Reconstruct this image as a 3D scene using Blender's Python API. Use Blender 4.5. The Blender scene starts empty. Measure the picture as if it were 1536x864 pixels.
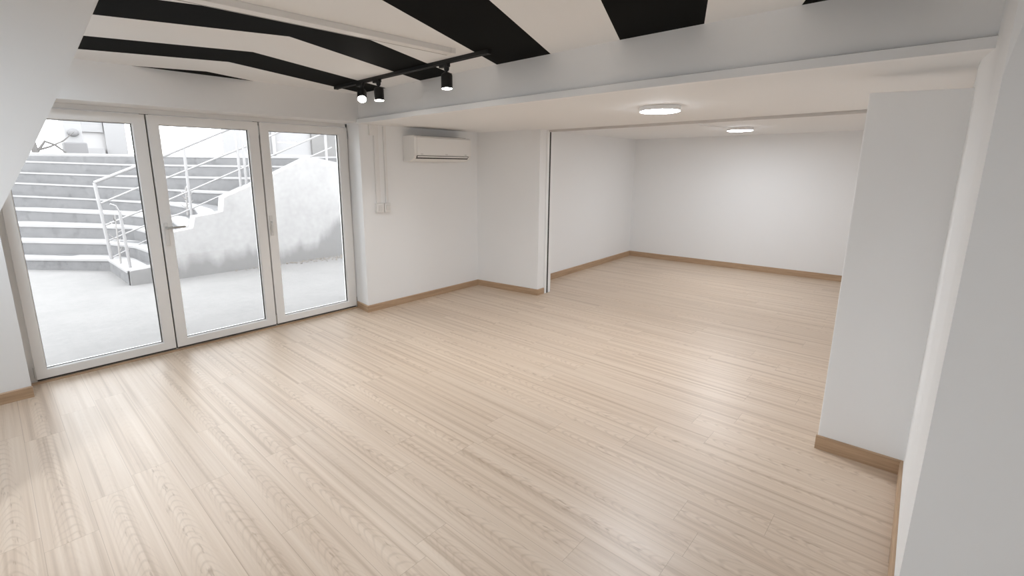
import bpy, bmesh, math, random
from mathutils import Vector, Matrix
random.seed(7)
S = bpy.context.scene
COL = S.collection

# ---------------------------------------------------------------- helpers
def link(name, me, mat=None, parent=None, loc=(0, 0, 0)):
    o = bpy.data.objects.new(name, me)
    COL.objects.link(o)
    if mat is not None:
        for m in (mat if isinstance(mat, (list, tuple)) else [mat]):
            me.materials.append(m)
    if parent is not None:
        o.parent = parent
    else:
        o.location = loc
    return o

def build(name, bm, mat, parent=None, loc=None, smooth=False):
    """bm is in world coordinates; the object's origin goes to loc (or to its parent)."""
    org = Vector(loc) if loc is not None else (Vector(parent['org']) if parent is not None else Vector((0, 0, 0)))
    bmesh.ops.recalc_face_normals(bm, faces=bm.faces[:])
    bmesh.ops.translate(bm, verts=bm.verts[:], vec=-org)
    me = bpy.data.meshes.new(name)
    bm.to_mesh(me); bm.free()
    if smooth:
        for p in me.polygons: p.use_smooth = True
        try: me.set_sharp_from_angle(angle=math.radians(40))
        except Exception: pass
    o = link(name, me, mat, parent, tuple(org) if parent is None else (0, 0, 0))
    if parent is not None and loc is not None:
        o.location = Vector(loc) - Vector(parent['org'])
    o['org'] = tuple(org)
    return o

def tag(o, label, cat, group=None, kind=None):
    o['label'] = label; o['category'] = cat
    if group: o['group'] = group
    if kind: o['kind'] = kind
    return o

def root(name, loc, label, cat, group=None, kind=None):
    o = bpy.data.objects.new(name, None); COL.objects.link(o)
    o.location = loc; o['org'] = tuple(loc); o.empty_display_size = .1
    return tag(o, label, cat, group, kind)

def part_bevel(bm, edges, w, seg=2):
    if w > 0:
        bmesh.ops.bevel(bm, geom=edges, offset=w, segments=seg, profile=.6, affect='EDGES', clamp_overlap=True)

def box(bm, x0, x1, y0, y1, z0, z1, bev=0, seg=2):
    r = bmesh.ops.create_cube(bm, size=1)
    vs = r['verts']
    for v in vs:
        v.co = Vector(((x0 + x1) / 2 + v.co.x * (x1 - x0), (y0 + y1) / 2 + v.co.y * (y1 - y0), (z0 + z1) / 2 + v.co.z * (z1 - z0)))
    if bev:
        part_bevel(bm, list({e for v in vs for e in v.link_edges}), bev, seg)
    return bm

def B(*a, **k):
    return box(bmesh.new(), *a, **k)

def prism(bm, pts, z0, z1, bev=0):
    """vertical prism over a plan polygon; z0/z1 may be lists per point"""
    n = len(pts)
    a = [bm.verts.new((p[0], p[1], z0[i] if isinstance(z0, (list, tuple)) else z0)) for i, p in enumerate(pts)]
    b = [bm.verts.new((p[0], p[1], z1[i] if isinstance(z1, (list, tuple)) else z1)) for i, p in enumerate(pts)]
    bm.faces.new(a[::-1]); bm.faces.new(b)
    for i in range(n):
        bm.faces.new((a[i], a[(i + 1) % n], b[(i + 1) % n], b[i]))
    if bev:
        vs = set(a + b)
        part_bevel(bm, [e for e in bm.edges if e.verts[0] in vs and e.verts[1] in vs], bev)
    return bm

def extrude_xz(bm, pts, y0, y1, bev=0):
    """polygon in X/Z extruded along Y"""
    n = len(pts)
    a = [bm.verts.new((p[0], y0, p[1])) for p in pts]
    b = [bm.verts.new((p[0], y1, p[1])) for p in pts]
    bm.faces.new(a); bm.faces.new(b[::-1])
    for i in range(n):
        bm.faces.new((a[i], b[i], b[(i + 1) % n], a[(i + 1) % n]))
    if bev: part_bevel(bm, bm.edges[:], bev)
    return bm

def extrude_yz(bm, pts, x0, x1, bev=0, seg=2):
    n = len(pts)
    a = [bm.verts.new((x0, p[0], p[1])) for p in pts]
    b = [bm.verts.new((x1, p[0], p[1])) for p in pts]
    bm.faces.new(a); bm.faces.new(b[::-1])
    for i in range(n):
        bm.faces.new((a[i], b[i], b[(i + 1) % n], a[(i + 1) % n]))
    if bev: part_bevel(bm, bm.edges[:], bev, seg)
    return bm

def sweep_board(bm, line, off, thick, z0, z1):
    """a board that follows a plan polyline; 'off' is the side (+1 left / -1 right) its thickness goes to"""
    pts = [Vector((p[0], p[1])) for p in line]
    out = []
    for i, p in enumerate(pts):
        ns = []
        if i > 0:
            d = (pts[i] - pts[i - 1]).normalized(); ns.append(Vector((-d.y, d.x)))
        if i < len(pts) - 1:
            d = (pts[i + 1] - pts[i]).normalized(); ns.append(Vector((-d.y, d.x)))
        m = sum(ns, Vector((0, 0)))
        m = m / max(m.length, 1e-6)
        k = 1 / max(.3, m.dot(ns[0]))
        out.append(p + m * off * thick * k)
    prof = [(0, z0), (1, z0), (1, z1 - .006), (.5, z1), (0, z1)]
    rings = []
    for p, q in zip(pts, out):
        rings.append([bm.verts.new((p.x + (q.x - p.x) * t, p.y + (q.y - p.y) * t, z)) for t, z in prof])
    m = len(prof)
    for r0, r1 in zip(rings, rings[1:]):
        for i in range(m):
            bm.faces.new((r0[i], r0[(i + 1) % m], r1[(i + 1) % m], r1[i]))
    bm.faces.new(rings[0]); bm.faces.new(rings[-1][::-1])
    return bm

def tube(bm, pts, r, seg=10, caps=True):
    """round bar along a 3-D polyline; r may be a list"""
    P = [Vector(p) for p in pts]
    rs = r if isinstance(r, (list, tuple)) else [r] * len(P)
    rings = []
    up = Vector((0, 0, 1))
    for i, p in enumerate(P):
        d = Vector((0, 0, 0))
        if i > 0: d += (P[i] - P[i - 1]).normalized()
        if i < len(P) - 1: d += (P[i + 1] - P[i]).normalized()
        d.normalize()
        a = d.cross(up if abs(d.z) < .95 else Vector((1, 0, 0))).normalized()
        b = d.cross(a).normalized()
        rings.append([bm.verts.new(p + (a * math.cos(2 * math.pi * k / seg) + b * math.sin(2 * math.pi * k / seg)) * rs[i]) for k in range(seg)])
    for r0, r1 in zip(rings, rings[1:]):
        for k in range(seg):
            bm.faces.new((r0[k], r0[(k + 1) % seg], r1[(k + 1) % seg], r1[k]))
    if caps:
        bm.faces.new(rings[0][::-1]); bm.faces.new(rings[-1])
    return bm

def lathe(bm, prof, mat=Matrix(), seg=40):
    """profile of (radius, height) revolved about local Z, then placed by mat"""
    rings = []
    for r, z in prof:
        if r < 1e-5:
            rings.append([bm.verts.new(mat @ Vector((0, 0, z)))])
        else:
            rings.append([bm.verts.new(mat @ Vector((r * math.cos(2 * math.pi * k / seg), r * math.sin(2 * math.pi * k / seg), z))) for k in range(seg)])
    for r0, r1 in zip(rings, rings[1:]):
        for k in range(seg):
            a = r0[k % len(r0)]; b = r0[(k + 1) % len(r0)]; c = r1[(k + 1) % len(r1)]; d = r1[k % len(r1)]
            vs = []
            for v in (a, b, c, d):
                if v not in vs: vs.append(v)
            if len(vs) >= 3: bm.faces.new(vs)
    return bm

# ---------------------------------------------------------------- materials
class NT:
    def __init__(self, name):
        self.m = bpy.data.materials.new(name); self.m.use_nodes = True
        self.t = self.m.node_tree; self.t.nodes.clear()
        self.out = self.n('ShaderNodeOutputMaterial')
    def n(self, typ, **kw):
        x = self.t.nodes.new(typ)
        for k, v in kw.items():
            if k in x.inputs.keys(): x.inputs[k].default_value = v
            else: setattr(x, k, v)
        return x
    def l(self, a, b): self.t.links.new(a, b)
    def math(self, op, a, b=None, c=None):
        x = self.n('ShaderNodeMath', operation=op)
        for i, v in enumerate((a, b, c)):
            if v is None: continue
            if isinstance(v, (int, float)): x.inputs[i].default_value = v
            else: self.l(v, x.inputs[i])
        return x.outputs[0]
    def mix(self, fac, a, b, blend='MIX'):
        x = self.n('ShaderNodeMix', data_type='RGBA', blend_type=blend)
        for s, v in ((x.inputs[0], fac), (x.inputs[6], a), (x.inputs[7], b)):
            if isinstance(v, (int, float)): s.default_value = v
            elif isinstance(v, tuple): s.default_value = v if len(v) == 4 else (*v, 1)
            else: self.l(v, s)
        return x.outputs[2]
    def ramp(self, fac, stops, interp='LINEAR'):
        x = self.n('ShaderNodeValToRGB'); cr = x.color_ramp; cr.interpolation = interp
        while len(cr.elements) < len(stops): cr.elements.new(.5)
        for e, (p, c) in zip(cr.elements, stops):
            e.position = p; e.color = c if len(c) == 4 else (*c, 1)
        self.l(fac, x.inputs[0]); return x.outputs[0]
    def principled(self, **kw):
        p = self.n('ShaderNodeBsdfPrincipled', **kw); self.l(p.outputs[0], self.out.inputs[0]); return p
    def coords(self, scale=(1, 1, 1)):
        g = self.n('ShaderNodeNewGeometry'); mp = self.n('ShaderNodeMapping')
        mp.inputs['Scale'].default_value = scale; self.l(g.outputs['Position'], mp.inputs[0]); return mp.outputs[0]
    def noise(self, vec, scale, detail=3, rough=.5):
        x = self.n('ShaderNodeTexNoise', Scale=scale, Detail=detail, Roughness=rough)
        self.l(vec, x.inputs['Vector']); return x.outputs['Fac']
    def bump(self, h, strength, dist=.002):
        b = self.n('ShaderNodeBump', Strength=strength, Distance=dist); self.l(h, b.inputs['Height']); return b.outputs[0]

def plain(name, col, rough=.5, spec=.5, metal=0, bump=0, bscale=60):
    k = NT(name); p = k.principled(Roughness=rough, Metallic=metal)
    p.inputs['Base Color'].default_value = (*col, 1); p.inputs['Specular IOR Level'].default_value = spec
    if bump:
        c = k.coords(); k.l(k.bump(k.noise(c, bscale, 4), bump), p.inputs['Normal'])
    return k.m

def plaster(name, col):
    k = NT(name); c = k.coords()
    p = k.principled(Roughness=.75); p.inputs['Specular IOR Level'].default_value = .25
    v = k.noise(c, 1.6, 3)
    k.l(k.mix(k.math('MULTIPLY', v, .25), col, tuple(x * .95 for x in col)), p.inputs['Base Color'])
    h = k.math('ADD', k.noise(c, 5, 2), k.math('MULTIPLY', k.noise(c, 140, 3), .35))
    k.l(k.bump(h, .12, .004), p.inputs['Normal'])
    return k.m

WALLC = (.835, .84, .842)
M_wall = plaster('wall_paint', WALLC)
M_soffit = plaster('soffit_paint', WALLC)
M_white = plain('white_trim_paint', (.835, .84, .842), .45, .4)

def striped_ceiling():
    k = NT('striped_ceiling_paint'); g = k.n('ShaderNodeNewGeometry'); s = k.n('ShaderNodeSeparateXYZ'); k.l(g.outputs['Position'], s.inputs[0])
    ax = k.math('ABSOLUTE', k.math('SUBTRACT', s.outputs['X'], 1.375))
    right = k.math('GREATER_THAN', s.outputs['X'], 1.375)
    slope = k.math('ADD', k.math('MULTIPLY', right, .02), .375)
    y = k.math('SUBTRACT', s.outputs['Y'], k.math('MULTIPLY', ax, slope))
    edges = [(-1.45, -.95), (-.47, .03), (.48, .975), (1.49, 1.985), (2.485, 2.915), (3.465, 3.91), (4.415, 4.9)]
    tot = None
    for a, b in edges:
        t = k.math('MULTIPLY', k.math('GREATER_THAN', y, a), k.math('LESS_THAN', y, b))
        tot = t if tot is None else k.math('ADD', tot, t)
    p = k.principled(Roughness=.7); p.inputs['Specular IOR Level'].default_value = .04
    k.l(k.mix(tot, WALLC, (.004, .004, .0034)), p.inputs['Base Color'])
    c = k.coords(); k.l(k.bump(k.noise(c, 130, 3), .06, .003), p.inputs['Normal'])
    return k.m
M_ceil = striped_ceiling()

def wood_floor():
    k = NT('oak_vinyl_planks'); g = k.n('ShaderNodeNewGeometry'); s = k.n('ShaderNodeSeparateXYZ'); k.l(g.outputs['Position'], s.inputs[0])
    X, Y = s.outputs['X'], s.outputs['Y']
    W, L = .185, 1.22
    u = k.math('DIVIDE', k.math('ADD', X, 40 - .0), W)
    row = k.math('FLOOR', u); fu = k.math('FRACT', u)
    wn = k.n('ShaderNodeTexWhiteNoise', noise_dimensions='1D'); k.l(row, wn.inputs['W'])
    v = k.math('ADD', k.math('DIVIDE', k.math('ADD', Y, 40), L), wn.outputs['Value'])
    colm = k.math('FLOOR', v); fv = k.math('FRACT', v)
    cid = k.n('ShaderNodeCombineXYZ'); k.l(row, cid.inputs[0]); k.l(colm, cid.inputs[1])
    wn2 = k.n('ShaderNodeTexWhiteNoise', noise_dimensions='3D'); k.l(cid.outputs[0], wn2.inputs['Vector'])
    rnd = wn2.outputs['Value']
    off = k.math('MULTIPLY', rnd, 37.0)
    def vec(sx, sy, o=None):
        c = k.n('ShaderNodeCombineXYZ')
        k.l(k.math('MULTIPLY', X, sx), c.inputs[0]); k.l(k.math('MULTIPLY', Y, sy), c.inputs[1]); k.l(o or off, c.inputs[2]); return c.outputs[0]
    # broad streaks along the boards, fine fibres, and cathedral figure
    streak = k.n('ShaderNodeTexNoise', Scale=1.0, Detail=3, Roughness=.55); k.l(vec(40, .40), streak.inputs['Vector'])
    fine = k.n('ShaderNodeTexNoise', Scale=1.0, Detail=4, Roughness=.6); k.l(vec(190, 3.2), fine.inputs['Vector'])
    # arches: distance field stretched along the board, warped
    wob = k.n('ShaderNodeTexNoise', Scale=1.0, Detail=2); k.l(vec(5, 1.3), wob.inputs['Vector'])
    du = k.math('SUBTRACT', fu, k.math('ADD', .5, k.math('MULTIPLY', k.math('SUBTRACT', wob.outputs['Fac'], .5), .45)))
    arch = k.math('ADD', k.math('MULTIPLY', k.math('MULTIPLY', du, du), 30.0), k.math('MULTIPLY', k.math('ADD', Y, k.math('MULTIPLY', rnd, 3)), 17.0))
    arch = k.math('ADD', arch, k.math('MULTIPLY', wob.outputs['Fac'], 7.0))
    ring = k.math('SINE', k.math('MULTIPLY', arch, 5.5))
    ring = k.math('POWER', k.math('MAXIMUM', ring, 0.0), 2.2)
    core = k.math('MAXIMUM', k.math('SUBTRACT', 1.0, k.math('MULTIPLY', k.math('ABSOLUTE', du), 2.7)), 0.0)
    has = k.math('GREATER_THAN', rnd, .45)
    core = k.math('MULTIPLY', core, k.math('ADD', .25, k.math('MULTIPLY', has, .75)))
    fig = k.math('MULTIPLY', ring, core)
    # small dark flecks in the heart of the boards
    fl = k.n('ShaderNodeTexNoise', Scale=1.0, Detail=2, Roughness=.5); k.l(vec(70, 11), fl.inputs['Vector'])
    fleck = k.math('MULTIPLY', k.math('MAXIMUM', k.math('SUBTRACT', fl.outputs['Fac'], .62), 0.0), 6.0)
    fleck = k.math('MULTIPLY', fleck, core)
    a = (.615, .49, .378); d = (.465, .352, .258); lt = (.69, .572, .46)
    st = k.ramp(streak.outputs['Fac'], [(.31, d), (.48, a), (.69, lt)])
    col = k.mix(k.math('MULTIPLY', fine.outputs['Fac'], .32), st, d)
    col = k.mix(k.math('MULTIPLY', fig, .34), col, (.37, .27, .19))
    col = k.mix(k.math('MINIMUM', fleck, .55), col, (.30, .205, .135))
    tone = k.math('ADD', .97, k.math('MULTIPLY', rnd, .06))
    bright = k.n('ShaderNodeVectorMath', operation='SCALE'); k.l(col, bright.inputs[0]); k.l(tone, bright.inputs['Scale'])
    # seams between boards
    eu = k.math('MULTIPLY', k.math('MINIMUM', fu, k.math('SUBTRACT', 1.0, fu)), W)
    ev = k.math('MULTIPLY', k.math('MINIMUM', fv, k.math('SUBTRACT', 1.0, fv)), L)
    seam = k.math('LESS_THAN', k.math('MINIMUM', eu, ev), .0011)
    col2 = k.mix(k.math('MULTIPLY', seam, .45), bright.outputs[0], (.24, .16, .10))
    p = k.principled(Roughness=.36); p.inputs['Specular IOR Level'].default_value = .75
    k.l(col2, p.inputs['Base Color'])
    rg = k.math('ADD', .33, k.math('MULTIPLY', fine.outputs['Fac'], .14)); k.l(rg, p.inputs['Roughness'])
    h = k.math('SUBTRACT', k.math('MULTIPLY', fine.outputs['Fac'], .5), k.math('MULTIPLY', seam, 1.0))
    k.l(k.bump(h, .12, .0012), p.inputs['Normal'])
    return k.m
M_floor = wood_floor()

def wood_board():
    k = NT('oak_baseboard'); c = k.coords((2.2, 2.2, 60)); c2 = k.coords((9, 9, 300))
    f = k.math('ADD', k.math('MULTIPLY', k.noise(c, 1, 3), .6), k.math('MULTIPLY', k.noise(c2, 1, 3), .4))
    p = k.principled(Roughness=.45)
    k.l(k.ramp(f, [(.3, (.33, .215, .13)), (.55, (.46, .315, .20)), (.75, (.53, .37, .245))]), p.inputs['Base Color'])
    return k.m
M_base = wood_board()

def concrete(name, lo, hi, stain=None):
    k = NT(name); c = k.coords()
    p = k.principled(Roughness=.85); p.inputs['Specular IOR Level'].default_value = .2
    f = k.math('ADD', k.math('MULTIPLY', k.noise(c, 1.7, 5, .6), .55), k.math('MULTIPLY', k.noise(c, 14, 5, .65), .45))
    col = k.ramp(f, [(.36, lo), (.62, hi)])
    if stain == 'damp':     # rising damp with a ragged upper edge and runs
        g = k.n('ShaderNodeNewGeometry'); s = k.n('ShaderNodeSeparateXYZ'); k.l(g.outputs['Position'], s.inputs[0])
        cs = k.coords((3.2, 3.2, .35))
        lvl = k.math('ADD', k.math('MULTIPLY', k.noise(cs, 1.4, 4), .55), .03)
        lvl = k.math('ADD', lvl, k.math('MULTIPLY', k.math('MAXIMUM', k.math('SUBTRACT', s.outputs['X'], 3.9), 0.0), .75))
        t = k.math('SMOOTH_MIN', 1.0, k.math('MULTIPLY', k.math('MAXIMUM', k.math('SUBTRACT', lvl, s.outputs['Z']), 0.0), 5.0), .05)
        col = k.mix(k.math('MULTIPLY', t, .8), col, tuple(x * .62 for x in lo))
    if stain == 'moss':
        t = k.math('MULTIPLY', k.math('MAXIMUM', k.math('SUBTRACT', k.noise(c, 5.5, 5, .7), .52), 0.0), 4.0)
        col = k.mix(k.math('MINIMUM', t, .8), col, tuple(x * .72 for x in lo))
    k.l(col, p.inputs['Base Color'])
    k.l(k.bump(k.noise(c, 22, 3), .12, .004), p.inputs['Normal'])
    return k.m
M_patio = concrete('patio_concrete', (0.1925, 0.1865, 0.1819), (0.2215, 0.2145, 0.2080))
M_step = concrete('step_concrete', (0.1563, 0.1542, 0.1546), (0.1911, 0.1879, 0.1874), 'moss')
M_tread = concrete('tread_stone', (0.3113, 0.3028, 0.2982), (0.3475, 0.3379, 0.3324))
M_ret = concrete('retaining_wall_render', (0.3267, 0.3165, 0.3104), (0.3921, 0.3798, 0.3721), 'damp')
M_house = plain('pale_house_render', (0.3981, 0.3856, 0.3803), .8, .2)
M_house2 = plain('grey_house_render', (0.3402, 0.3323, 0.3311), .8, .2)
M_dark = plain('weathered_dark_stone', (0.2172, 0.2103, 0.2107), .8, .2, bump=.1, bscale=12)
M_bark = plain('pale_bark', (0.1506, 0.1416, 0.1340), .9, .1, bump=.4, bscale=30)
M_litter = plain('dry_leaves', (0.2360, 0.2103, 0.1819), .9, .1)
M_rail = plain('white_rail_paint', (0.3258, 0.3155, 0.3119), .4, .4)
M_pvc = plain('white_pvc', (.80, .79, .775), .35, .5)
M_gasket = plain('dark_gasket', (.06, .058, .052), .6, .3)
M_slot = plain('dark_slot', (.035, .033, .03), .6, .3)
M_steel = plain('brushed_steel', (.55, .55, .54), .35, .5, metal=.9)
M_handle = plain('white_handle', (.70, .69, .67), .3, .5)
M_black = plain('black_powder_coat', (.011, .011, .011), .5, .35)
M_ac = plain('ac_white_plastic', (.80, .79, .77), .35, .5)
M_trunk = plain('white_trunking_plastic', (.78, .77, .755), .4, .5)
M_outline = plain('outer_ground', (0.1882, 0.1823, 0.1751), .9, .1)

def glow(name, col, st):
    k = NT(name); e = k.n('ShaderNodeEmission', Strength=st); e.inputs[0].default_value = (*col, 1); k.l(e.outputs[0], k.out.inputs[0]); return k.m
LAMP = 77.0
M_lamp = glow('lamp_diffuser_glow', (.945, 1, 1.07), LAMP)
M_fill_strong = glow('fill_lamp_strong', (.92, 1, 1.08), 124.0)  # stronger glow, for an added fill lamp out of view
M_fill_low = glow('fill_lamp_low', (.90, 1, 1.10), 56.0)  # weaker glow, for the other added fill lamps out of view
M_spot = glow('spot_lens_glow', (1, .93, .84), 30.0)

def glass():
    k = NT('window_glass'); t = k.n('ShaderNodeBsdfTransparent'); g = k.n('ShaderNodeBsdfGlossy', Roughness=.02)
    t.inputs[0].default_value = (.985, .99, .99, 1)
    f = k.n('ShaderNodeFresnel', IOR=1.35); m = k.n('ShaderNodeMixShader')
    k.l(f.outputs[0], m.inputs[0]); k.l(t.outputs[0], m.inputs[1]); k.l(g.outputs[0], m.inputs[2]); k.l(m.outputs[0], k.out.inputs[0]); return k.m
M_glass = glass()

# ================================================================ SETTING
ST = 'structure'
WY = 4.585          # inner face of the wall that holds the glass doors
HC = 2.38           # main ceiling
HS = 2.083          # lowered soffit
HF = 2.125          # ceiling of the back room
tag(build('floor', prism(bmesh.new(), [(-3.2, -2.7), (9.0, -2.7), (9.0, 4.7), (2.86, 4.7), (2.86, 4.95), (.03, 4.95), (.03, 4.7), (-3.2, 4.7)], -.12, 0), M_floor),
    'pale oak plank floor running through both rooms', 'floor', kind=ST)

w = bmesh.new()
box(w, -3.2, .047, WY, 4.97, 0, 2.5)
box(w, .047, 2.84, WY, 4.97, 2.098, 2.5)
prism(w, [(2.84, WY), (5.05, WY), (5.05, 4.97), (2.875, 4.97)], 0, 2.5)
tag(build('wall_left', w, M_wall), 'white plaster wall around the three glass doors', 'wall', kind=ST)

tag(build('ceiling', B(-3.2, 2.9, -2.7, 4.7, HC, HC + .14), M_ceil), 'white ceiling with black painted chevron stripes', 'ceiling', kind=ST)

beam = [(2.844, WY + .02), (2.801, 3.6), (2.775, 2.6), (2.772, 1.5), (2.792, .6), (2.822, -.1), (2.846, -.6)]
sof = [(p[0], p[1]) for p in beam] + [(4.96, -.6), (4.96, WY + .02)]
tag(build('trim_1', prism(bmesh.new(), sof, HS, 2.5), M_soffit), 'white dropped soffit box with tall front face below the striped ceiling', 'soffit', kind=ST)
bb = bmesh.new()
front = [(p[0] - .026, p[1]) for p in beam]; back = [(p[0] + .03, p[1]) for p in beam]
prism(bb, front + back[::-1], HS - .0008, 2.127, .002)
trim2 = tag(build('trim_2', bb, M_white), 'narrow white board along the lower edge of the soffit front', 'trim', kind=ST)
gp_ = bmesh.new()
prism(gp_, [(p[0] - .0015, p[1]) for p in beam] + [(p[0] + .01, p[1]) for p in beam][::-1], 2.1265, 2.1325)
build('joint_shade_line', gp_, plain('joint_shade', (.30, .29, .28), .8, .1), trim2)  # grey strip for the joint with the crease shade above the board painted in
ib = bmesh.new()
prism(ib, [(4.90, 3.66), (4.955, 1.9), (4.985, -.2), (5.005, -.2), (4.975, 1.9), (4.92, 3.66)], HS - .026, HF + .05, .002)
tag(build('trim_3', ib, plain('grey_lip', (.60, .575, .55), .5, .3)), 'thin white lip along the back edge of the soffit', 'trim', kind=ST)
tag(build('ceiling_back_room', prism(bmesh.new(), [(4.96, -.6), (8.8, -.6), (8.8, 4.4), (4.96, 4.4)], HF, HF + .12), M_wall),
    'white flat ceiling of the room behind the opening', 'ceiling', kind=ST)

# partition stub that closes the corner beside the air conditioner
tag(build('wall_partition', prism(bmesh.new(), [(4.623, WY + .05), (4.623, WY), (4.745, 3.62), (4.872, 3.62), (5.0, 3.66), (5.0, WY + .05)], 0, HS + .05), M_wall),
    'short white wall stub beside the air conditioner corner', 'wall', kind=ST)
jr = root('door_frame', (4.94, 3.63, 0), 'white upright jamb profile with dark slot at end of short wall', 'jamb', kind=ST)
build('jamb_profile', B(4.876, 4.917, 3.602, 3.655, 0, HS - .004, .003), M_white, jr)
build('slot', B(4.913, 4.952, 3.607, 3.655, 0, HS - .004), M_slot, jr)
build('jamb_profile', B(4.953, 5.008, 3.606, 3.662, 0, HS - .022, .003), M_white, jr)

tag(build('wall_back_left', prism(bmesh.new(), [(4.98, 3.998), (8.217, 4.103), (8.45, 4.11), (8.45, 4.35), (4.98, 4.35)], 0, 2.3), M_wall),
    'white left wall of the back room', 'wall', kind=ST)
tag(build('wall_back', prism(bmesh.new(), [(8.217, 4.103), (8.40, -.45), (8.65, -.45), (8.47, 4.2)], 0, 2.3), M_wall),
    'white end wall of the back room', 'wall', kind=ST)
tag(build('wall_back_right', B(3.30, 8.45, -.45, -.07, 0, HS - .001), M_wall), 'white right wall of the back room', 'wall', kind=ST)

# right stub and the pier in the foreground
tag(build('wall_right', prism(bmesh.new(), [(3.155, .318), (3.165, -.075), (3.30, -.075), (3.30, .318)], 0, [1.995, 1.98, 1.98, 1.995], .006), M_wall),
    'white wall stub with oak baseboard at the right of the opening', 'wall', kind=ST)
XN = 1.95
pr = bmesh.new()
V = lambda *c: pr.verts.new(c)
ZT_ = HC + .02
a0, a1, a2 = V(XN, -.084, 0), V(XN, -.0885, 1.865), V(XN + .075, -.0965, ZT_)
b0, b2 = V(2.30, -.079, 0), V(2.78, -.104, ZT_)
c0, c2 = V(3.165, -.066, 0), V(3.165, -.062, ZT_)
d0, d2 = V(3.30, -.066, 0), V(3.30, -.062, ZT_)
e0, e2 = V(3.30, -.7, 0), V(3.30, -.7, ZT_)
f0, f2 = V(XN, -.7, 0), V(XN, -.7, ZT_)
t2 = V(XN, -.165, ZT_)
for q in ((a0, b0, b2, a2, a1), (b0, c0, c2, b2), (c0, d0, d2, c2), (d0, e0, e2, d2), (e0, f0, f2, e2), (f0, a0, a1, t2, f2), (a1, a2, t2), (a0, f0, e0, d0, c0, b0), (a2, b2, c2, d2, e2, f2, t2)):
    pr.faces.new(q)
tag(build('wall_right_pier', pr, M_wall), 'white pier wall beside the camera with narrow bright return', 'wall', kind=ST)
tag(build('wall_near', B(XN, XN + .3, -2.7, -.69, 0, HC + .02), M_wall), 'white wall behind the pier', 'wall', kind=ST)
tag(build('wall_behind', B(-3.2, XN + .3, -2.7, -2.5, 0, HC + .02), M_wall), 'white wall behind the viewpoint', 'wall', kind=ST)
tag(build('wall_far_left', B(-3.2, -3.0, -2.6, WY, 0, HC + .02), M_wall), 'white wall at the far side of the main room', 'wall', kind=ST)

# sloping plaster bulkhead at the left edge
sl = [(.497, 2.40), (.320, 2.012), (.260, 1.884), (.176, 1.713), (.037, 1.443), (-.20, .98), (-.70, 0), (-1.6, 0), (-1.6, 2.40)]
tag(build('wall_left_slope', extrude_xz(bmesh.new(), sl, 2.7, 3.05, .012), M_wall), 'white plaster bulkhead with steeply sloping edge at the left', 'wall', kind=ST)

# baseboards
BH = .082; BT = .014
def skirt(name, line, off, label, h=BH, z0=0):
    tag(build(name, sweep_board(bmesh.new(), line, off, BT, z0, h), M_base), label, 'baseboard', kind=ST)
skirt('baseboard_left', [(-3.0, WY), (.047 + .004, WY)], -1, 'oak baseboard left of the glass doors')
skirt('baseboard_middle', [(2.868, 4.845), (2.84, WY), (4.623, WY), (4.745, 3.62), (4.872, 3.62)], -1, 'oak baseboard under the air conditioner wall and short stub', .078)
skirt('baseboard_back', [(5.0, 3.999), (8.217, 4.103), (8.40, -.2)], -1, 'oak baseboard around the back room', .092)
skirt('baseboard_right', [(3.155, .325), (3.165, -.0665), (2.30, -.079), (1.96, -.0838)], -1, 'oak baseboard turning the corner of the right wall stub', .082)

# ---------------------------------------------------------------- the three glass doors
DY0, DY1 = 4.845, 4.915   # leaf thickness
fr = bmesh.new()
box(fr, .05, .10, 4.87, 4.97, 0, 2.098, .003)
box(fr, 2.845, 2.878, 4.87, 4.97, 0, 2.098, .003)
box(fr, .05, 2.878, 4.87, 4.97, 2.058, 2.098, .003)
box(fr, .05, 2.878, 4.862, 4.97, 0, .014, .002)
tag(build('door_surround', fr, M_pvc), 'white fixed frame around the three glass doors', 'door frame', kind=ST)
# threshold strip
tag(build('threshold', B(.052, 2.868, 4.822, 4.862, 0, .010, .002), M_base), 'thin oak strip along the foot of the glass doors', 'threshold', kind=ST)

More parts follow.
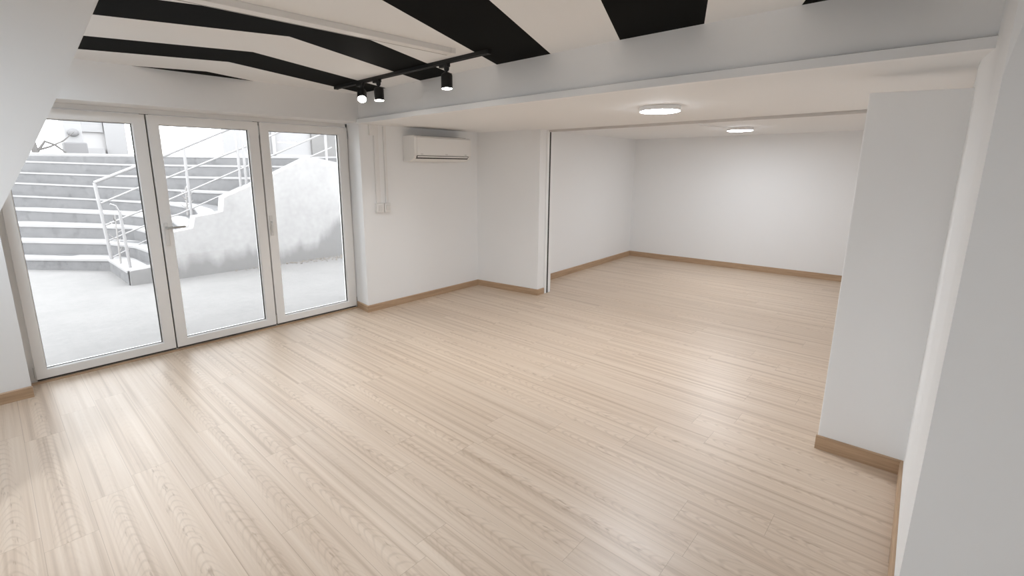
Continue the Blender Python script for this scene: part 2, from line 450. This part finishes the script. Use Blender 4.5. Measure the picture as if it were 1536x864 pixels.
leaf_x = [(.084, 1.007), (1.018, 1.905), (1.917, 2.846)]
glass_x = [(.152, .915), (1.104, 1.812), (2.006, 2.745)]
lab = ['left glass door leaf showing the wide concrete steps outside',
       'middle glass door leaf with lever handle and steps with railing behind it',
       'right glass door leaf next to the wall corner showing the blank outdoor wall']
ZB, ZT, GB, GT = .026, 2.052, .098, 1.975
for i in range(3):
    x0, x1 = leaf_x[i]; g0, g1 = glass_x[i]
    d = root('door_%d' % (i + 1), ((x0 + x1) / 2, 4.88, 0), lab[i], 'door', 'glass doors to the patio', ST)
    f = bmesh.new()
    # mitred sash ring: outer rectangle, inner rectangle, front and back
    def ring(y, a0, a1, b0, b1): return [f.verts.new((a0, y, b0)), f.verts.new((a1, y, b0)), f.verts.new((a1, y, b1)), f.verts.new((a0, y, b1))]
    o0 = ring(DY0, x0, x1, ZB, ZT); o1 = ring(DY1, x0, x1, ZB, ZT)
    n0 = ring(DY0, g0 - .006, g1 + .006, GB - .006, GT + .006); n0b = ring(DY0 + .012, g0, g1, GB, GT); n1 = ring(DY1, g0, g1, GB, GT)
    for A_, B_ in ((o0, n0), (n0, n0b), (n0b, n1), (n1, o1), (o1, o0)):
        for q in range(4):
            f.faces.new((A_[q], A_[(q + 1) % 4], B_[(q + 1) % 4], B_[q]))
    part_bevel(f, [e for e in f.edges if all(v in o0 for v in e.verts)], .005)
    build('sash', f, M_pvc, d)
    s = bmesh.new()
    a, b = DY0 + .030, DY0 + .044
    t = .006
    box(s, g0 - .001, g0 + t * .4, a, b, GB, GT); box(s, g1 - t, g1 + .001, a, b, GB, GT)
    box(s, g0, g1, a, b, GB - .001, GB + t * .6); box(s, g0, g1, a, b, GT - t * .6, GT + .001)
    build('gasket', s, M_gasket, d)
    build('glass_pane', B(g0 - .002, g1 + .002, DY0 + .044, DY0 + .050, GB - .002, GT + .002), M_glass, d)
    hx = {0: x0 - .004, 1: x1 + .003, 2: x1 - .002}[i]
    if i < 2:
        hz = (ZT - .16, .05) if i == 1 else (.05,)
        for z in ((.04, ZT - .12)):
            h = bmesh.new(); tube(h, [(hx, DY0 + .004, z), (hx, DY0 + .004, z + .09)], .0065, 10); build('hinge', h, M_steel, d, smooth=True)
    else:
        for z in (.04, ZT - .12):
            h = bmesh.new(); tube(h, [(hx + .008, DY0 + .004, z), (hx + .008, DY0 + .004, z + .09)], .0065, 10); build('hinge', h, M_steel, d, smooth=True)
    if i in (1, 2):
        cx = 1.052 if i == 1 else 1.945
        h = bmesh.new()
        box(h, cx - .016, cx + .016, DY0 - .008, DY0 + .002, .955, 1.155, .004)
        hd = build('door_handle', h, M_handle, d, loc=(cx, DY0, 1.05))
        lv = bmesh.new()
        if i == 1:
            tube(lv, [(cx, DY0 - .006, 1.115), (cx, DY0 - .045, 1.115), (cx + .008, DY0 - .05, 1.115), (cx + .135, DY0 - .05, 1.118)], [.009, .009, .009, .008], 10)
        else:
            tube(lv, [(cx, DY0 - .006, 1.09), (cx, DY0 - .028, 1.09), (cx, DY0 - .03, 1.085), (cx, DY0 - .03, .985)], [.009, .009, .009, .007], 10)
        lo = build('lever', lv, M_steel if i == 1 else M_handle, None, smooth=True)
        lo.parent = hd; lo.location = -Vector(hd['org'])
    if i > 0:
        xm = (leaf_x[i - 1][1] + leaf_x[i][0]) / 2
        build('meeting_seal', B(xm - .030, xm + .030, DY1 - .030, DY1 + .02, .02, 2.06), M_gasket, d)
    # dark drip gap at the foot of each leaf
    build('bottom_seal', B(x0 + .004, x1 - .004, DY0 + .008, DY1 - .01, .014, ZB + .001), M_gasket, d)

# ================================================================ THINGS INSIDE
# ceiling track with three spots
TX0, TX1 = 2.425, 2.46
tr = root('track_rail', (2.43, 3.3, HC), 'black lighting track on the striped ceiling beside the soffit', 'track light rail')
t = bmesh.new()
def tx(y): return 2.40 + (y - 2.28) * .022
for a, b in ((2.28, 4.29),):
    vs = []
    for y in (a, b):
        x = tx(y)
        vs.append([t.verts.new((x - .018, y, HC)), t.verts.new((x - .018, y, HC - .026)), t.verts.new((x - .007, y, HC - .026)), t.verts.new((x - .007, y, HC - .012)),
                   t.verts.new((x + .007, y, HC - .012)), t.verts.new((x + .007, y, HC - .026)), t.verts.new((x + .018, y, HC - .026)), t.verts.new((x + .018, y, HC))])
    for q in range(8): t.faces.new((vs[0][q], vs[0][(q + 1) % 8], vs[1][(q + 1) % 8], vs[1][q]))
    t.faces.new(vs[0]); t.faces.new(vs[1][::-1])
build('rail_profile', t, M_black, tr)
build('end_cap', B(tx(4.30) - .019, tx(4.30) + .019, 4.288, 4.312, HC - .028, HC, .002), M_black, tr)
build('end_cap', B(tx(2.27) - .019, tx(2.27) + .019, 2.258, 2.282, HC - .028, HC, .002), M_black, tr)

def spot(y, aim, label, zc, watts, cone=140):
    x = tx(y)
    top = HC - .024
    r = root('track_spotlight', (x, y, top), label, 'spotlight', 'spotlights on the black track')
    a = bmesh.new()
    box(a, x - .016, x + .016, y - .045, y + .045, top - .026, top, .004)
    build('track_adapter', a, M_black, r)
    a = bmesh.new(); lathe(a, [(0, 0), (.019, 0), (.019, -.03), (.012, -.042), (0, -.042)], Matrix.Translation((x, y - .022, top - .012)), 20)
    build('knuckle', a, M_black, r, smooth=True)
    piv = Vector((x, y - .022, top - .045))
    a = bmesh.new(); tube(a, [piv + Vector((0, 0, .012)), piv + Vector((0, 0, -.028))], .0065, 10); build('stem', a, M_black, r, smooth=True)
    # head: can with bevelled shoulder, open mouth, recessed lens
    d = Vector(aim).normalized()
    rot = Vector((0, 0, -1)).rotation_difference(d).to_matrix().to_4x4()
    hp = Matrix.Translation(piv + Vector((0, 0, -.022))) @ rot
    R, L = .041, .108
    a = bmesh.new()
    lathe(a, [(0, 0), (R - .014, 0), (R - .004, -.007), (R, -.016), (R, -L), (R - .003, -L), (R - .004, -L + .005), (0, -L + .005)], hp, 32)
    hd = build('lamp_head', a, M_black, r, smooth=True)
    a = bmesh.new(); lathe(a, [(0, -L + .0045), (R - .0045, -L + .0045), (R - .0045, -L + .001), (0, -L + .001)], hp, 32)
    lens = build('lens', a, M_spot, r, smooth=False)
    ld = bpy.data.lights.new('spot_beam', 'SPOT'); ld.energy = watts; ld.spot_size = math.radians(cone); ld.spot_blend = .5; ld.shadow_soft_size = .025; ld.color = (1, .99, .97)
    lo = bpy.data.objects.new('spot_beam', ld); COL.objects.link(lo); lo.parent = r
    lo.location = (hp @ Vector((0, 0, -L - .004))) - Vector(r['org'])
    lo.rotation_euler = (hp.to_3x3().to_quaternion()).to_euler()
    return r
spot(3.87, (-.42, -.62, -.80), 'black track spotlight tilted towards the viewer with glaring lens', HC, 8, 85)
spot(3.60, (-.06, -.10, -1), 'black track spotlight hanging straight down beside the glaring one', HC, 16)
spot(2.715, (-.05, -.06, -1), 'black track spotlight nearest the viewer under the square stripe end', HC, 16)

# round ceiling lamps, real ones and added unseen fill lamps
def round_lamp(x, y, zt, label, glow_mat=None):
    r = root('ceiling_lamp', (x, y, zt), label, 'ceiling lamp', 'round ceiling lamps')
    R = .150
    a = bmesh.new(); lathe(a, [(0, 0), (R - .004, 0), (R, -.003), (R, -.0335), (R - .002, -.0345), (0, -.0345)], Matrix.Translation((x, y, zt)), 64)
    build('lamp_body', a, M_white, r, smooth=True)
    a = bmesh.new(); lathe(a, [(0, -.0347), (R - .004, -.0347), (R - .004, -.0365), (R - .010, -.0390), (0, -.0405)], Matrix.Translation((x, y, zt)), 64)
    build('diffuser', a, glow_mat or M_lamp, r, smooth=True)
    return r
round_lamp(3.66, 1.645, HS, 'round white ceiling lamp on the soffit in front of the opening')
round_lamp(-1.5, -1.2, HC, 'added round fill lamp, unseen, on the main ceiling behind the viewpoint', M_fill_low)  # added to brighten the pier and near walls, out of view
round_lamp(-.9, 1.45, HC, 'added round fill lamp, unseen, in front of the sloping bulkhead', M_fill_strong)  # added fill for the bulkhead and soffit face, out of view
round_lamp(-.25, 3.75, HC, 'added round fill lamp, unseen, near the window wall', M_fill_low)  # added fill for the window wall and soffit end, hidden behind the bulkhead
round_lamp(6.75, 1.95, HF, 'round white ceiling lamp deeper in the back room')
cb = bmesh.new()
cp = [(5.30, 2.12), (6.05, 2.13), (6.60, 2.02)]
prism(cb, [(5.28, 2.135), (6.06, 2.148), (6.64, 2.03), (6.62, 2.0), (6.05, 2.118), (5.28, 2.105)], HF - .012, HF, .002)
cab = tag(build('cable_cover', cb, M_trunk), 'thin white cable cover bending across the back room ceiling to a lamp', 'cable cover')

# trunking on the striped ceiling
ct = root('ceiling_trunking', (1.6, 2.49, HC), 'long white cable trunking crossing the striped ceiling to the black track', 'cable trunking')
t = bmesh.new()
prism(t, [(.5, 2.512), (2.20, 2.412), (2.225, 2.488), (.5, 2.592)], HC - .032, HC, .003)
build('trunk_cover', t, M_trunk, ct)
t = bmesh.new()
prism(t, [(.5, 2.578), (2.222, 2.474), (2.2225, 2.479), (.5, 2.583)], HC - .0328, HC - .03)
build('seam', t, bpy.data.materials['joint_shade'], ct)  # dark strip painted in for the shadow gap along the cover's far edge
t = bmesh.new()
prism(t, [(2.20, 2.409), (2.238, 2.408), (2.262, 2.488), (2.225, 2.491)], HC - .034, HC, .003)
build('end_piece', t, M_trunk, ct)

# trunking and switches on the wall
wt = root('wall_trunking', (3.035, WY, 1.2), 'wider white cable trunking running down to the light switches', 'cable trunking', 'cable trunking above the switches')
build('trunk_cover', B(3.008, 3.062, WY - .022, WY, 1.235, HS - .03, .002), M_trunk, wt)
build('coupling', B(3.005, 3.065, WY - .024, WY, 1.36, 1.375, .001), M_trunk, wt)
build('elbow', B(2.955, 3.062, WY - .024, WY, HS - .115, HS, .002), M_trunk, wt)
wt = root('wall_trunking', (3.15, WY, 1.2), 'narrower white cable trunking running down beside the wider one', 'cable trunking', 'cable trunking above the switches')
build('trunk_cover', B(3.136, 3.166, WY - .018, WY, 1.235, HS - .01, .002), M_trunk, wt)
build('coupling', B(3.133, 3.169, WY - .020, WY, 1.36, 1.372, .001), M_trunk, wt)
def switch(x0, x1, label, dark):
    s = root('light_switch', ((x0 + x1) / 2, WY, 1.18), label, 'light switch', 'surface switch boxes')
    build('back_box', B(x0, x1, WY - .036, WY, 1.128, 1.232, .004), M_trunk, s)
    c = (x0 + x1) / 2
    build('rocker', B(c - .024, c + .024, WY - .044, WY - .035, 1.150, 1.212, .003), M_handle, s)
    return s
switch(2.994, 3.088, 'white surface switch box below the wider trunking', False)
switch(3.100, 3.182, 'white surface switch box below the narrower trunking', True)

# air conditioner
AX0, AX1 = 3.405, 4.295
ac = root('air_conditioner', ((AX0 + AX1) / 2, WY, 1.70), 'white wall air conditioner just below the soffit', 'air conditioner')
prof = [(WY, 1.985), (WY - .185, 1.985), (WY - .208, 1.975), (WY - .215, 1.95), (WY - .212, 1.77), (WY - .198, 1.735), (WY - .12, 1.697), (WY, 1.695)]
a = bmesh.new(); extrude_yz(a, prof, AX0, AX1, .006, 2)
build('casing', a, M_ac, ac)
a = bmesh.new(); extrude_yz(a, [(WY - .205, 1.972), (WY - .222, 1.962), (WY - .222, 1.768), (WY - .205, 1.765)], AX0 + .035, AX1 - .006, .004, 2)
build('front_panel', a, M_ac, ac)
a = bmesh.new(); extrude_yz(a, [(WY - .2085, 1.763), (WY - .214, 1.755), (WY - .19, 1.727), (WY - .18, 1.732)], AX0 + .035, AX1 - .04)
build('air_outlet', a, M_slot, ac)
a = bmesh.new(); extrude_yz(a, [(WY - .216, 1.752), (WY - .214, 1.757), (WY - .150, 1.707), (WY - .153, 1.702)], AX0 + .045, AX1 - .05, .001, 1)
build('louver', a, M_ac, ac)
for xx in (AX0 + .10, (AX0 + AX1) / 2 + .03, AX1 - .10):
    build('panel_clip', B(xx - .018, xx + .018, WY - .2245, WY - .2205, 1.775, 1.782, .001), plain('clip_grey', (.5, .49, .47), .5) if 'clip_grey' not in bpy.data.materials else bpy.data.materials['clip_grey'], ac)
build('top_grille', B(AX0 + .06, AX1 - .05, WY - .175, WY - .03, 1.9845, 1.988), M_slot, ac)

# ================================================================ OUTSIDE
tag(build('patio', prism(bmesh.new(), [(-6, 4.97), (9, 4.97), (9, 13.5), (-6, 13.5)], -.25, -.012), M_patio), 'pale concrete patio outside the glass doors', 'patio', kind=ST)
steps = {
 1: [(-1.60, 13.25, .17), (.33, 10.78, .17), (1.25, 9.61, .18), (1.25, 8.19, .198)],
 2: [(-1.60, 13.85, .40), (.34, 11.35, .40), (1.31, 10.12, .39), (1.58, 9.30, .385), (1.62, 8.425, .39)],
 3: [(-1.60, 14.40, .65), (.35, 11.92, .65), (1.37, 10.63, .615), (1.72, 10.16, .605), (1.78, 9.5, .59), (1.80, 8.425, .58)],
 4: [(-1.60, 15.00, .88), (.37, 12.49, .88), (1.43, 11.13, .83), (1.64, 10.87, .82), (2.16, 9.60, .76), (2.05, 8.425, .72)],
 5: [(-1.60, 15.55, 1.11), (.42, 13.0, 1.11), (1.46, 11.68, 1.05), (1.86, 11.17, 1.02), (2.37, 10.51, .97), (2.58, 9.7, .92), (2.30, 8.425, .90)],
 6: [(-1.60, 16.15, 1.34), (.53, 13.45, 1.34), (1.54, 12.16, 1.28), (2.48, 10.97, 1.22), (2.87, 10.46, 1.18), (3.18, 10.06, 1.16), (3.2, 8.425, 1.15)],
 7: [(-1.60, 16.70, 1.54), (.64, 13.89, 1.54), (2.07, 12.07, 1.47), (3.67, 10.03, 1.43), (4.3, 9.23, 1.42), (4.4, 8.425, 1.42)],
 8: [(-1.60, 17.30, 1.77), (.76, 14.32, 1.77), (2.18, 12.52, 1.70), (3.67, 10.61, 1.67), (4.4, 9.66, 1.66), (4.5, 8.425, 1.66)],
 9: [(-1.60, 17.95, 1.96), (.88, 14.75, 1.96), (2.21, 13.05, 1.915), (3.54, 11.36, 1.865), (4.75, 9.8, 1.85), (4.9, 8.425, 1.84)]}
st = root('outdoor_staircase', (1.2, 9.7, 0), 'wide grey concrete outdoor steps rising behind the glass doors', 'staircase')
nx, ny = .787, .617
for k, pl in steps.items():
    dep = .60 if k < 9 else 1.2
    b = bmesh.new()
    fr_ = [(p[0], p[1]) for p in pl]
    bk = [(p[0] + nx * dep, p[1] + ny * dep) for p in pl][::-1]
    z1 = [p[2] for p in pl] + [p[2] for p in pl][::-1]
    prism(b, fr_ + bk, -.1 if k < 4 else pl[-1][2] - .6, z1)
    part_bevel(b, [e for e in b.edges if abs(e.verts[0].co.z - e.verts[1].co.z) < .09 and max(e.verts[0].co.z, e.verts[1].co.z) > .1 and len(e.link_faces) == 2], .008, 2)
    so = build('step', b, M_step, st)
    t = bmesh.new()
    fo = [(p[0] - nx * .012, p[1] - ny * .012) for p in pl]
    dt = .37 if k < 9 else 1.2
    bo = [(p[0] + nx * dt, p[1] + ny * dt) for p in pl][::-1]
    zt = [p[2] + .004 for p in pl]; zb = [p[2] - (.030 if k < 9 else .03) for p in pl]
    prism(t, fo + bo, zb + zb[::-1], zt + zt[::-1])
    build('tread_slab', t, M_tread, st)

flank = [(1.26, -.1), (7.5, -.1), (7.5, 1.72), (4.59, 1.71), (4.23, 1.79), (4.02, 1.81), (3.36, 1.50), (3.10, 1.38), (2.59, 1.17), (2.56, .945), (2.43, .93), (2.16, .90), (2.12, .72), (1.84, .69), (1.80, .57), (1.63, .555), (1.61, .38), (1.44, .37), (1.27, .196)]
flank = [(1.26, -.1), (7.5, -.1), (7.5, 1.72), (4.59, 1.71), (4.23, 1.79), (4.02, 1.81), (3.36, 1.50), (3.10, 1.38), (2.59, 1.17), (2.56, .945), (2.43, .93), (2.16, .90), (2.12, .72), (1.80, .69), (1.78, .57), (1.62, .555), (1.60, .38), (1.58, .21), (1.27, .196)]
tag(build('retaining_wall', extrude_xz(bmesh.new(), flank, 8.16, 8.42, .008), M_ret), 'blotchy pale rendered retaining wall beside the outdoor steps', 'retaining wall', kind=ST)

# coping lines on top of the retaining wall read as brighter concrete
# railing
rl = root('stair_railing', (1.28, 9.6, .17), 'white metal railing climbing beside the outdoor steps', 'railing')
def bar(name, pts, r, m=M_rail): 
    b = bmesh.new(); tube(b, pts, r, 10); build(name, b, m, rl, smooth=True)
def on(x, z): return (x, 9.6 - (x - 1.25) * (1.0 / 2.75), z)
bar('handrail', [on(1.23, 1.40), on(1.76, 1.652), on(2.11, 1.81), on(3.10, 2.31), on(4.6, 3.05)], .026)
for p, r_ in (([(1.27, 1.08), (1.72, 1.30), (2.12, 1.46), (3.32, 2.02), (4.6, 2.66)], .016), ([(1.28, .735), (1.76, .95), (2.11, 1.105), (3.34, 1.70), (4.6, 2.31)], .015),
              ([(1.28, .48), (1.76, .70), (2.24, .875), (3.31, 1.39), (4.6, 2.0)], .013), ([(1.28, .20), (1.72, .44), (2.2, .64)], .011)):
    bar('rail', [on(*q) for q in p], r_)
bar('post', [on(1.23, 1.40), on(1.285, .17)], .024)
bar('post', [on(2.39, 1.97), on(2.385, .74)], .022)
bar('post', [on(3.13, 2.31), on(3.12, 1.13)], .022)
bar('post', [on(3.21, 2.35), on(3.205, 1.13)], .022)
bar('post', [on(4.5, 3.0), on(4.5, 1.40)], .022)
bar('post', [(1.305, 8.45, 1.02), (1.33, 8.46, .19)], .020)
bar('post_arm', [(1.21, 8.44, 1.13), (1.27, 8.44, 1.10), (1.30, 8.45, 1.02)], .012)

# bare plants on the steps
def plant(name, base, h, n, label, spread, seed, thick=.018):
    random.seed(seed)
    r = root(name, base, label, 'shrub', 'bare shrubs on the outdoor steps')
    b = bmesh.new(); top = Vector(base) + Vector((.02, 0, h))
    tube(b, [base, Vector(base) + Vector((.01, .01, h * .5)), top], [thick, thick * .8, thick * .45], 7); build('trunk', b, M_bark2, r, smooth=True)
    for i in range(n):
        z = h * (.25 + .75 * i / n); a = i * 2.4 + seed
        s = Vector(base) + Vector((.01, .01, z)); d = Vector((math.cos(a), math.sin(a), .35)) * spread * (.7 + .5 * random.random())
        b = bmesh.new(); tube(b, [s, s + d * .5 + Vector((0, 0, .01)), s + d + Vector((0, 0, .05))], [thick * .6, thick * .5, thick * .2], 6); build('branch', b, M_bark2, r, smooth=True)
M_bark2 = plain('bleached_twig', (0.3199, 0.3057, 0.2941), .8, .2)
plant('bare_shrub', (2.47, 9.75, .80), .50, 8, 'pale bare shrub on the upper steps behind the middle door', .13, 3)
plant('bare_shrub', (1.30, 8.95, .20), .74, 6, 'pale bare shrub beside the railing foot behind the left door', .10, 5, .014)

# litter along the wall foot
random.seed(11)
b = bmesh.new()
for i in range(260):
    x = 2.6 + 2.6 * random.random() ** .6; y = 8.14 - abs(random.gauss(0, .13)) * (.5 + max(0, x - 3.4))
    s = .008 + .018 * random.random(); a = random.random() * 6.28
    c = Vector((x, y, -.010)); u = Vector((math.cos(a), math.sin(a), 0)) * s; v = Vector((-math.sin(a), math.cos(a), 0)) * s * .6
    z = Vector((0, 0, .004 + .012 * random.random()))
    q = [b.verts.new(c + u), b.verts.new(c + v + z), b.verts.new(c - u), b.verts.new(c - v + z * .5)]
    b.faces.new(q); tp = b.verts.new(c + z * 1.6); 
    for i2 in range(4): b.faces.new((q[i2], q[(i2 + 1) % 4], tp))
tag(build('leaf_litter', b, M_litter), 'dry leaf litter along the foot of the outdoor wall', 'leaves', kind='stuff')

# raised ground behind the wall and the neighbours beyond
tag(build('upper_ground', prism(bmesh.new(), [(5.85, 8.43), (30, 8.43), (30, 40), (-14, 40), (-14, 18.75), (-.655, 18.70), (1.825, 15.50), (3.155, 13.80), (4.485, 12.11), (5.695, 10.55), (5.85, 9.17)], 1.2, 1.84), M_outline), 'raised ground level beyond the outdoor steps', 'ground', kind=ST)
hb = root('house', (7.6, 20, 1.7), 'large pale house above the steps behind the middle and right doors', 'house')
build('wall', prism(bmesh.new(), [(5.85, 18), (10.4, 18), (12.4, 24), (7.95, 24)], 1.6, 8.0), M_house2, hb)
build('plinth', B(5.80, 10.45, 17.94, 18.05, 1.6, 2.12), M_house, hb)
dp = bmesh.new(); tube(dp, [(7.55, 17.93, 2.1), (7.55, 17.93, 7.9)], .07, 10); build('downpipe', dp, M_house, hb, smooth=True)
build('corner_pilaster', B(9.0, 10.46, 17.9, 18.1, 1.6, 8.0), M_patio, hb)
build('roof', extrude_xz(bmesh.new(), [(5.6, 8.0), (12.6, 8.0), (9.1, 9.8)], 17.6, 24.4), M_dark, hb)
h2 = root('house', (2.7, 21, 1.7), 'narrow pale building above the steps behind the left door', 'house')
build('wall', B(2.22, 3.28, 20.0, 23, 1.6, 6.5), M_house, h2)
build('corner_pilaster', B(3.0, 3.55, 19.85, 23, 1.6, 6.5), M_house2, h2)
build('planter_ledge', B(2.42, 2.92, 19.7, 20.0, 2.02, 2.24), M_house2, h2)
build('window', B(2.40, 2.98, 19.93, 20.02, 2.75, 4.1), M_house2, h2)
build('roof', extrude_xz(bmesh.new(), [(2.0, 6.5), (3.95, 6.5), (2.95, 7.4)], 19.6, 23.2), M_dark, h2)
gp = root('gate_pillar', (1.95, 17.8, 1.9), 'blotchy stone gate pillar beside the narrow pale building', 'pillar')
build('shaft', B(1.80, 2.18, 17.7, 18.05, 1.9, 3.6, .02), M_house2, gp)
build('base_stone', B(1.74, 2.24, 17.62, 18.1, 1.9, 2.32, .03), M_dark, gp)
b = bmesh.new(); bmesh.ops.create_icosphere(b, subdivisions=2, radius=.13, matrix=Matrix.Translation((1.98, 17.66, 2.58)) @ Matrix.Diagonal((1, .5, .8, 1)))
build('lantern', b, M_dark, gp, smooth=True)
random.seed(21)
tr_ = root('bare_tree', (1.30, 17.0, 1.9), 'thin bare tree left of the gate pillar above the steps', 'tree')
b = bmesh.new(); tube(b, [(1.12, 17, 1.9), (1.05, 17, 2.6), (1.0, 17.05, 3.6), (1.05, 17, 4.8)], [.07, .06, .05, .03], 8); build('trunk', b, M_bark, tr_, smooth=True)
for i in range(9):
    z = 2.05 + i * .28; s = Vector((1.08 - .02 * i, 17, z)); a = i * 2.1
    d = Vector((math.cos(a) * .8, math.sin(a) * .5, .35 + .1 * random.random()))
    b = bmesh.new(); tube(b, [s, s + d * .4 + Vector((0, 0, -.03)), s + d * .75, s + d * 1.05 + Vector((0, 0, .12))], [.035, .028, .02, .008], 6)
    build('branch', b, M_bark, tr_, smooth=True)
b = bmesh.new(); tube(b, [(1.12, 17, 2.0), (1.32, 17, 2.3), (1.5, 17, 2.22), (1.7, 17, 2.02)], [.04, .035, .03, .02], 6); build('branch', b, M_bark, tr_, smooth=True)

# ================================================================ LIGHT
wd = bpy.data.worlds.new('overcast_sky'); S.world = wd; wd.use_nodes = True
bg = wd.node_tree.nodes['Background']; bg.inputs[0].default_value = (.925, .96, 1.0, 1); bg.inputs[1].default_value = 3.5

# ================================================================ CAMERA
cam = bpy.data.cameras.new('camera'); co = bpy.data.objects.new('camera', cam); COL.objects.link(co)
yaw, pit = 7.50523505e-01, 2.00507480e-01
f = Vector((math.cos(yaw) * math.cos(pit), math.sin(yaw) * math.cos(pit), -math.sin(pit)))
r = Vector((math.sin(yaw), -math.cos(yaw), 0)); u = r.cross(f)
co.matrix_world = Matrix(((r.x, u.x, -f.x, 0), (r.y, u.y, -f.y, 0), (r.z, u.z, -f.z, 1.62), (0, 0, 0, 1)))
cam.sensor_width = 36; cam.lens = 708.0 * 36 / 1536
cam.shift_x = 30.04 / 1536; cam.shift_y = -35.84 / 1536
cam.clip_start = .02
S.camera = co
S.view_settings.view_transform = 'Standard'; S.view_settings.look = 'None'; S.view_settings.gamma = 1; S.view_settings.exposure = .60
S.view_settings.use_curve_mapping = False
S.cycles.max_bounces = 12; S.cycles.diffuse_bounces = 8; S.cycles.glossy_bounces = 4; S.cycles.transparent_max_bounces = 16
S.cycles.use_denoising = True
S.cycles.sample_clamp_indirect = 8
